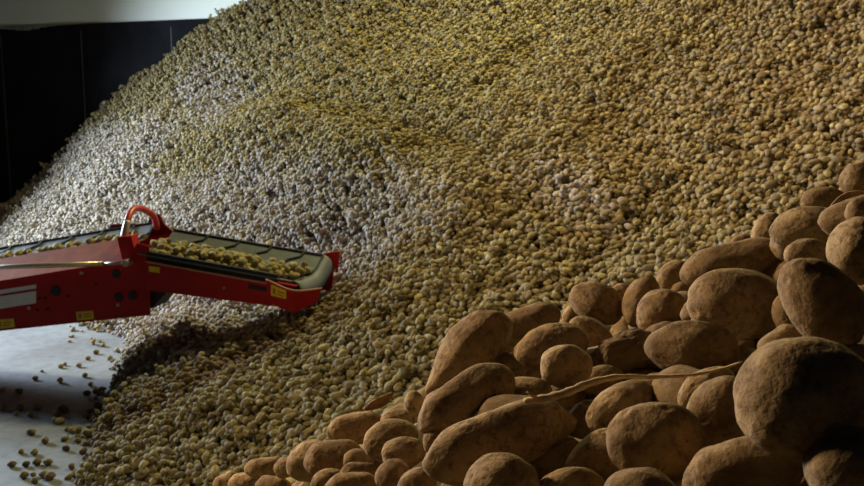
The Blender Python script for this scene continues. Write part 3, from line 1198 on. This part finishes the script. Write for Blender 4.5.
profA = [(.20, .16), (.30, .12), (.52, .12), (.62, .15), (.74, .222), (.76, .232)]
pA0, pA1 = A00 + Z * .01, A0 + da * (np.linalg.norm(A1 - A0) - .27) + Z * .01
part('belt', belt(pA0, pA1, da, ca_, ua, profA, .33, .10), (M['belt'], M['rubber']), label='grey trough belt with dark chevron ribs on the lower arm')
profB = [(.03, .055), (.08, .045), (.20, .02), (.45, .02), (.56, .07), (.68, .15), (.70, .16)]
pB0, pB1 = B0 - db * .15, B0 + db * (LB - .09)
beltB = part('belt', belt(pB0, pB1, db, cb_, ub, profB, .32, .16), (M['belt'], M['rubber']), label='grey trough belt with dark chevron ribs on the outer arm')
# where the belt turns down round the head roller
bm = bmesh.new()
rows = []
for k in range(9):
    an = math.pi / 2 - k / 8 * math.pi * .95
    rows.append([bm.verts.new(Vector(pB1 + cb_ * x + db * (.085 * math.cos(an)) + ub * (y * (1 - .12 * k / 8) - .085 + .085 * math.sin(an)))) for x, y in profB])
for r0, r1 in zip(rows[:-1], rows[1:]):
    for w in range(len(profB) - 1):
        bm.faces.new((r0[w], r0[w + 1], r1[w + 1], r1[w]))
tb = part('belt_turn', bm, (M['belt'],), sm=True)
md = tb.modifiers.new('thickness', 'SOLIDIFY')
md.thickness = .01
bm = bmesh.new()
hr = pB1 + ub * (-.075)
bm2 = tube([hr + cb_ * .02, hr + cb_ * .70], [.055, .055], 20)
part('head_roller', bm2, (M['rubber'],), sm=False, label='dark head roller')
bm.free()

# --- outer arm: side panels with a paler top flange
bm = bmesh.new()
bl0, bl1 = on_plane(146, 290, B0, cb_), on_plane(272, 306, B0, cb_)
bt1 = on_plane(272, 285, B0, cb_)
prism(bm, [B0 - db * .02, bt1, bl1, bl0], cb_ * .012)
sideB = part('side_panel', bm, (M['red'],), label='red side panel of the outer arm')
bm = bmesh.new()
Lf = np.linalg.norm(bt1 - B0)
box_bm(bm, B0 + db * Lf / 2 + cb_ * .035 + ub * .004, np.array([db, cb_, ub]), (Lf / 2, .042, .006))
part('top_flange', bm, (M['edge'],), sideB, label='lighter top flange')
bm = bmesh.new()
box_bm(bm, B0 + db * Lf / 2 + cb_ * .05 + ub * .045, np.array([db, cb_, ub]), (Lf / 2 + .02, .012, .04))
part('skirt_strip', bm, (M['rubber'],), label='black rubber skirt strip')
bm = bmesh.new()
prism(bm, [q + cb_ * .735 for q in (B0 + ub * .12, B0 + db * LB + ub * .12, B0 + db * LB - ub * .16, B0 - ub * .2)], cb_ * .012)
part('side_panel', bm, (M['red'],))
bm = bmesh.new()
box_bm(bm, B0 + db * LB / 2 + cb_ * .37 - ub * .14, np.array([db, cb_, ub]), (LB / 2 - .06, .35, .012))
part('cross_plate', bm, (M['red'],))

# --- head guard: side plate, then bent round the nose
n0 = cb_
bm = bmesh.new()
hp = B0 - cb_ * .03
c0, c1 = on_plane(266, 280, hp, cb_), on_plane(293, 291, hp, cb_)
c2_, c3 = on_plane(293, 313, hp, cb_), on_plane(268, 303, hp, cb_)
prism(bm, [c0, c1, c2_, c3], cb_ * .012)
sp_ = part('head_plate', bm, (M['red'],), label='red head guard plate with a yellow sticker')
nose_d = db * .80 + cb_ * .60
nose_d /= np.linalg.norm(nose_d)
bm = bmesh.new()
nn = np.cross(nose_d, Z)
nn /= np.linalg.norm(nn)
e0 = on_plane(322, 289, c1, nn)
e1 = on_plane(316, 303, c1, nn)
prism(bm, [c1, e0, e1, c2_], -nn * .012)
part('nose_plate', bm, (M['red'],))
bm = bmesh.new()
bm2 = tube(spline([c0 + Z * .004, c1 + Z * .004, e0 + Z * .004], 6), [.009] * 13, 8)
part('rim', bm2, (M['edge'],), sp_, sm=True, label='pale rim of the head guard')
bm.free()
bm = bmesh.new()
fp = B0 + cb_ * .74
prism(bm, [fp + db * (LB - .12) + ub * .17, fp + db * (LB + .04) + ub * .215, fp + db * (LB + .04) + ub * .05, fp + db * (LB - .12) + ub * .05], cb_ * .012)
part('far_plate', bm, (M['red'],))

# --- joint: red post, hoop, gusset, dark bracket and spring
bm = bmesh.new()
pp = A0 + ca_ * .02
q = [on_plane(117, 237, pp, ca_), on_plane(131, 236, pp, ca_), on_plane(137, 258, pp, ca_), on_plane(122, 260, pp, ca_)]
prism(bm, q, ca_ * .12)
part('post', bm, (M['red'],))
hoop_pts = [on_plane(124, 237, pp + ca_ * .06, ca_), on_plane(127, 223, pp + ca_ * .10, ca_), on_plane(131, 212, pp + ca_ * .2, ca_),
            on_plane(138, 208, pp + ca_ * .32, ca_), on_plane(147, 211, pp + ca_ * .46, ca_), on_plane(154, 217, pp + ca_ * .58, ca_),
            on_plane(157, 228, pp + ca_ * .68, ca_)]
path = spline(hoop_pts, 8)
cut = 9
hoop_ = part('hoop', tube(path[cut:], [.030] * (len(path) - cut), 14), (mat_plain('red_tube_paint', (.52, .045, .03), .35, 0, .12, 9),), sm=True, label='red tube hoop over the belt')
part('hoop_sleeve', tube(path[:cut + 1], [.031] * (cut + 1), 14), (M['worn'],), hoop_, sm=True, label='worn bare lower end of the hoop')
bm = bmesh.new()
gp = pp + ca_ * .80
prism(bm, [on_plane(110, 224.5, gp, ca_), on_plane(147, 223.5, gp, ca_), on_plane(150, 217, gp, ca_), on_plane(159, 214, gp, ca_), on_plane(164, 224, gp, ca_),
           on_plane(176, 234, gp, ca_), on_plane(170, 238, gp, ca_), on_plane(110, 238, gp, ca_)], ca_ * .03)
part('gusset', bm, (mat_plain('dark_red_paint', (.17, .006, .007), .5, 0, .15, 9),), label='dark red gusset at the far side')
bm = bmesh.new()
bp = B0 + cb_ * .10
prism(bm, [on_plane(142, 270, bp, cb_), on_plane(150, 288, bp, cb_), on_plane(168, 291, bp, cb_), on_plane(152, 308, bp, cb_), on_plane(140, 312, bp, cb_)], cb_ * .22)
part('pivot_bracket', bm, (mat_plain('dark_oily_steel', (.03, .018, .013), .55, .3, .3, 9),), label='dark pivot bracket under the joint')
bm2 = tube([at(154, 301, 9.1), at(157, 291, 9.1)], [.012, .012], 10)
part('spring_pin', bm2, (M['chrome'],), sm=True)

# --- strut rod lying along the guard board
bm2 = tube([on_plane(-60, 269, A0 - ca_ * .06, ca_), on_plane(103, 263.6, A0 - ca_ * .06, ca_)], [.021, .021], 14)
strut = part('strut', bm2, (M['chrome'],), sm=True, label='pale polished strut rod')
bm2 = tube([on_plane(103, 263.6, A0 - ca_ * .06, ca_), on_plane(126, 263, A0 - ca_ * .06, ca_)], [.013, .013], 12)
part('strut_piston', bm2, (M['worn'],), strut, sm=True)
bm = bmesh.new()
pv_ = on_plane(127, 263, A0 - ca_ * .06, ca_)
bm2 = tube([pv_ - ca_ * .03, pv_ + ca_ * .07], [.03, .03], 16)
part('strut_eye', bm2, (M['worn'],), strut)
bm.free()


# --- decals, caps and bolts on the lower side panel
def sticker(name, pxs, p0, n_, m_, label=None, marks=0, parent=None):
    bm_ = bmesh.new()
    poly = [on_plane(u, v, p0 - n_ * .006, n_) for u, v in pxs]
    prism(bm_, poly, n_ * .004)
    if marks:                                  # dark print on the sticker
        o0, ux, vx = poly[0], poly[1] - poly[0], poly[3] - poly[0]
        for a0, a1, b0_, b1_ in ((.12, .30, .25, .75), (.42, .88, .3, .42), (.42, .80, .58, .7))[:marks]:
            prism(bm_, [o0 + ux * a0 + vx * b0_ - n_ * .0015, o0 + ux * a1 + vx * b0_ - n_ * .0015, o0 + ux * a1 + vx * b1_ - n_ * .0015,
                        o0 + ux * a0 + vx * b1_ - n_ * .0015], n_ * .001, 1)
    return part(name, bm_, (m_, M['ink']), parent or sideA, label=label)


sticker('white_decal', [(-45, 297), (36, 284.5), (36, 288.5), (-45, 301)], A0, ca_, M['white'])
sticker('white_decal', [(-45, 303), (36, 291), (36, 303), (-45, 316)], A0, ca_, M['white'])
sticker('warning_sticker', [(-4, 320), (13.5, 318.5), (15, 327), (-4, 329.5)], A0, ca_, M['yellow'], None, 3)
sticker('warning_sticker', [(76, 312), (93, 310.5), (94, 319), (77, 320.5)], A0, ca_, M['yellow'], None, 3)
sticker('warning_sticker', [(149, 266), (159.5, 267.5), (159.5, 273), (149, 271.5)], B0, cb_, M['yellow'], parent=sideB)
sticker('warning_sticker', [(271, 284.5), (286, 290.5), (286, 299), (271, 295.5)], hp, cb_, M['yellow'], None, 3, sp_)


def disc(name, u, v, r_px, m_, p0=A0, n_=ca_, out=.012):
    c_ = on_plane(u, v, p0 - n_ * out / 2, n_)
    r_ = r_px * 9.4 / F
    return part(name, tube([c_ - n_ * out * .5, c_ + n_ * out * .5], [r_ * .92, r_], 20), (m_,), sideB if p0 is B0 else sideA)


for u, v, r_ in ((55.5, 291, 5.2), (116, 273.5, 4.3), (118.5, 297, 4.5), (132.5, 295.5, 4.5)):
    disc('hole_cap', u, v, r_, M['rubber'])
for u, v in ((81.5, 273), (29, 308), (118, 305)):
    disc('bolt', u, v, 1.7, M['worn'])
for u, v in ((39, 298.5), (45, 298.5), (37, 310), (47.5, 309), (96, 284), (68, 296)):
    disc('bolt', u, v, 1.3, M['rubber'])
for u, v in ((194, 299), (224, 288)):
    disc('bolt', u, v, 1.0, M['worn'], B0, cb_)
bm = bmesh.new()
prism(bm, [on_plane(u, v, B0 - cb_ * .008, cb_) for u, v in ((249, 284), (266, 287.5), (266, 291.5), (247, 288.5))], cb_ * .012)
part('slot', bm, (M['rubber'],), sideB, label='dark slot in the outer arm')

# undercarriage beyond the left edge of the picture
bm = bmesh.new()
for s in (0.1, .68):
    lp = A00 + da * .6 + ca_ * s - Z * .3
    box_bm(bm, (lp[0], lp[1], lp[2] / 2), EYE3, (.05, .05, lp[2] / 2))
part('support_leg', bm, (M['red'],))

# ------------------------------------------------------------------ potatoes riding on the belt: one mass
vs, fs, tn, so, du, off = [], [], [], [], [], 0


def ride(p0, p1, d_, c_, u_, x0, x1, y0, n_, hmax):
    global off
    L = np.linalg.norm(p1 - p0)
    hm = {}
    for k in range(n_):
        s = rng.uniform(0, L)
        x = rng.triangular(x0, (x0 + x1) / 2, x1)
        key = (int(s / .055), int(x / .055))
        lev = hm.get(key, 0)
        if lev >= hmax:
            continue
        hm[key] = lev + 1
        r_ = .031 * math.exp(rng.normal(0, .14))
        sc_ = np.array([r_ * rng.uniform(1.05, 1.3), r_ * .92, r_ * .88])
        c_pos = p0 + d_ * s + c_ * x + u_ * (y0 + r_ * .9 + lev * .045)
        R_ = np.array(Matrix.Rotation(rng.uniform(0, 6.28), 3, 'Z') @ Matrix.Rotation(rng.uniform(-.5, .5), 3, 'Y'))
        v = (SMALL[3][rng.integers(0, 10)] * sc_) @ R_.T + c_pos
        vs.append(v)
        fs.append(ICO[3][1] + off)
        off += len(v)
        tn.append(np.full(len(v), np.clip(rng.normal(.74, .16), 0, 1)))
        so.append(np.full(len(v), np.clip(rng.normal(.03, .06), 0, .3)))
        du.append(np.full(len(v), .03))


ride(A00 + Z * .01, pA1, da, ca_, ua, .30, .54, .105, 400, 2)
ride(pB0, pB1 - db * .05, db, cb_, ub, .11, .52, .03, 330, 2)
me = mesh_np('belt_potatoes', np.concatenate(vs), np.concatenate(fs))
for nm, arr in (('tint', tn), ('soil', so), ('dust_light', du)):
    at_ = me.attributes.new(nm, 'FLOAT', 'POINT')
    at_.data.foreach_set('value', np.concatenate(arr).astype(np.float32))
o = link('potato_stream', me, (M['heap'],))
tag(o, 'dense stream of yellow potatoes riding on the grey conveyor belt', 'potato stream', kind='stuff')

# ------------------------------------------------------------------ potatoes scattered on the floor
FLOOR_PX = [(20, 407, 1), (4, 407, 1), (38, 406, 1), (30, 414, 1), (16, 414, .7), (60, 380, 1), (61, 366, .9), (35, 378, .8), (19, 391, 1), (3, 390, .8),
            (42, 371, .6), (87, 393, 1), (85, 375, 1), (79, 365, .9), (65, 364, .7), (95, 391, .9), (97, 405, 1), (57, 413, 1.1), (62, 408, 1),
            (55, 420, 1), (60, 421, 1), (66, 410, .9), (73, 430, 1.1), (76, 429, 1), (68, 429, .8), (45, 440, 1), (31, 432, 1), (34, 452, .9),
            (21, 451, .8), (12, 464, .9), (26, 464, .9), (37, 462, 1), (48, 462, 1), (43, 474, 1), (24, 475, 1.1), (50, 476, 1.1), (35, 480, .8),
            (78, 440, 1), (88, 433, 1.1), (66, 448, .9), (64, 439, .8), (33, 474, .8), (103, 345, .9), (96, 352, 1), (88, 358, .9), (110, 358, 1)]
for u, v, s in FLOOR_PX[:N_FLOOR]:
    d = CAMZ / ((v - 85) / F) * 1.0
    r_ = .030 * s * rng.uniform(.9, 1.1)
    scl = np.array([r_ * rng.uniform(1.05, 1.3), r_ * .92, r_ * .85])
    p = at(u, v, d)
    # at() measures along the lens axis; drop onto the floor exactly
    k = (EYE[2] - scl[2] * .93) / (EYE[2] - p[2])
    p = EYE + (p - EYE) * k
    R_ = np.array(Matrix.Rotation(rng.uniform(0, 6.28), 3, 'Z'))
    small_potato(p, R_, scl, int(rng.integers(0, 10)), np.clip(rng.normal(.45, .25), 0, 1), np.clip(rng.normal(.25, .2), 0, .7), .05,
                 'small stray potato lying on the bare pale concrete floor', 'stray potatoes on the bare floor')

# ------------------------------------------------------------------ light


def area(name, loc, target, sx, sy, power, col):
    l = bpy.data.lights.new(name, 'AREA')
    l.shape = 'RECTANGLE'
    l.size, l.size_y = sx, sy
    l.energy = power
    l.color = col
    o_ = bpy.data.objects.new(name, l)
    COL.objects.link(o_)
    o_.location = loc
    o_.rotation_euler = (Vector(target) - Vector(loc)).to_track_quat('-Z', 'Y').to_euler()
    return o_


dl_ = area('daylight_door', (-9.6, 13.0, 2.9), (-1.5, 9.6, .8), 3.2, 1.8, 1150, (.64, .79, 1.0))
dl_.data.spread = math.radians(125)
area('ceiling_lamp', (0.6, 11.6, 7.6), (0.3, 8.6, 0), 1.8, .5, 430, (1.0, .90, .42))
am_ = area('amber_fill', (-1.5, 5.8, 7.0), (3.6, 8.2, 2.2), .6, .6, 66, (1.0, .72, .46))  # added amber fill that browns the right of the heap, no lamp known there
am_.data.spread = math.radians(80)
area('warm_lamp', (-3.1, 2.9, 3.9), (1.0, 1.4, 2.4), .45, .45, 185, (1.0, .77, .48))

w = bpy.data.worlds.new('world')
sc.world = w
w.use_nodes = True
bg = w.node_tree.nodes['Background']
bg.inputs['Color'].default_value = (.9, .92, 1.0, 1)
bg.inputs['Strength'].default_value = .006

sc.view_settings.view_transform = 'Standard'
sc.view_settings.look = 'None'
sc.view_settings.exposure = 0.0
sc.view_settings.gamma = 1.0
print('heap potatoes', nP, 'singles', len(single), 'near', N, 'pushed', np.round(dep - base_d, 3).tolist())
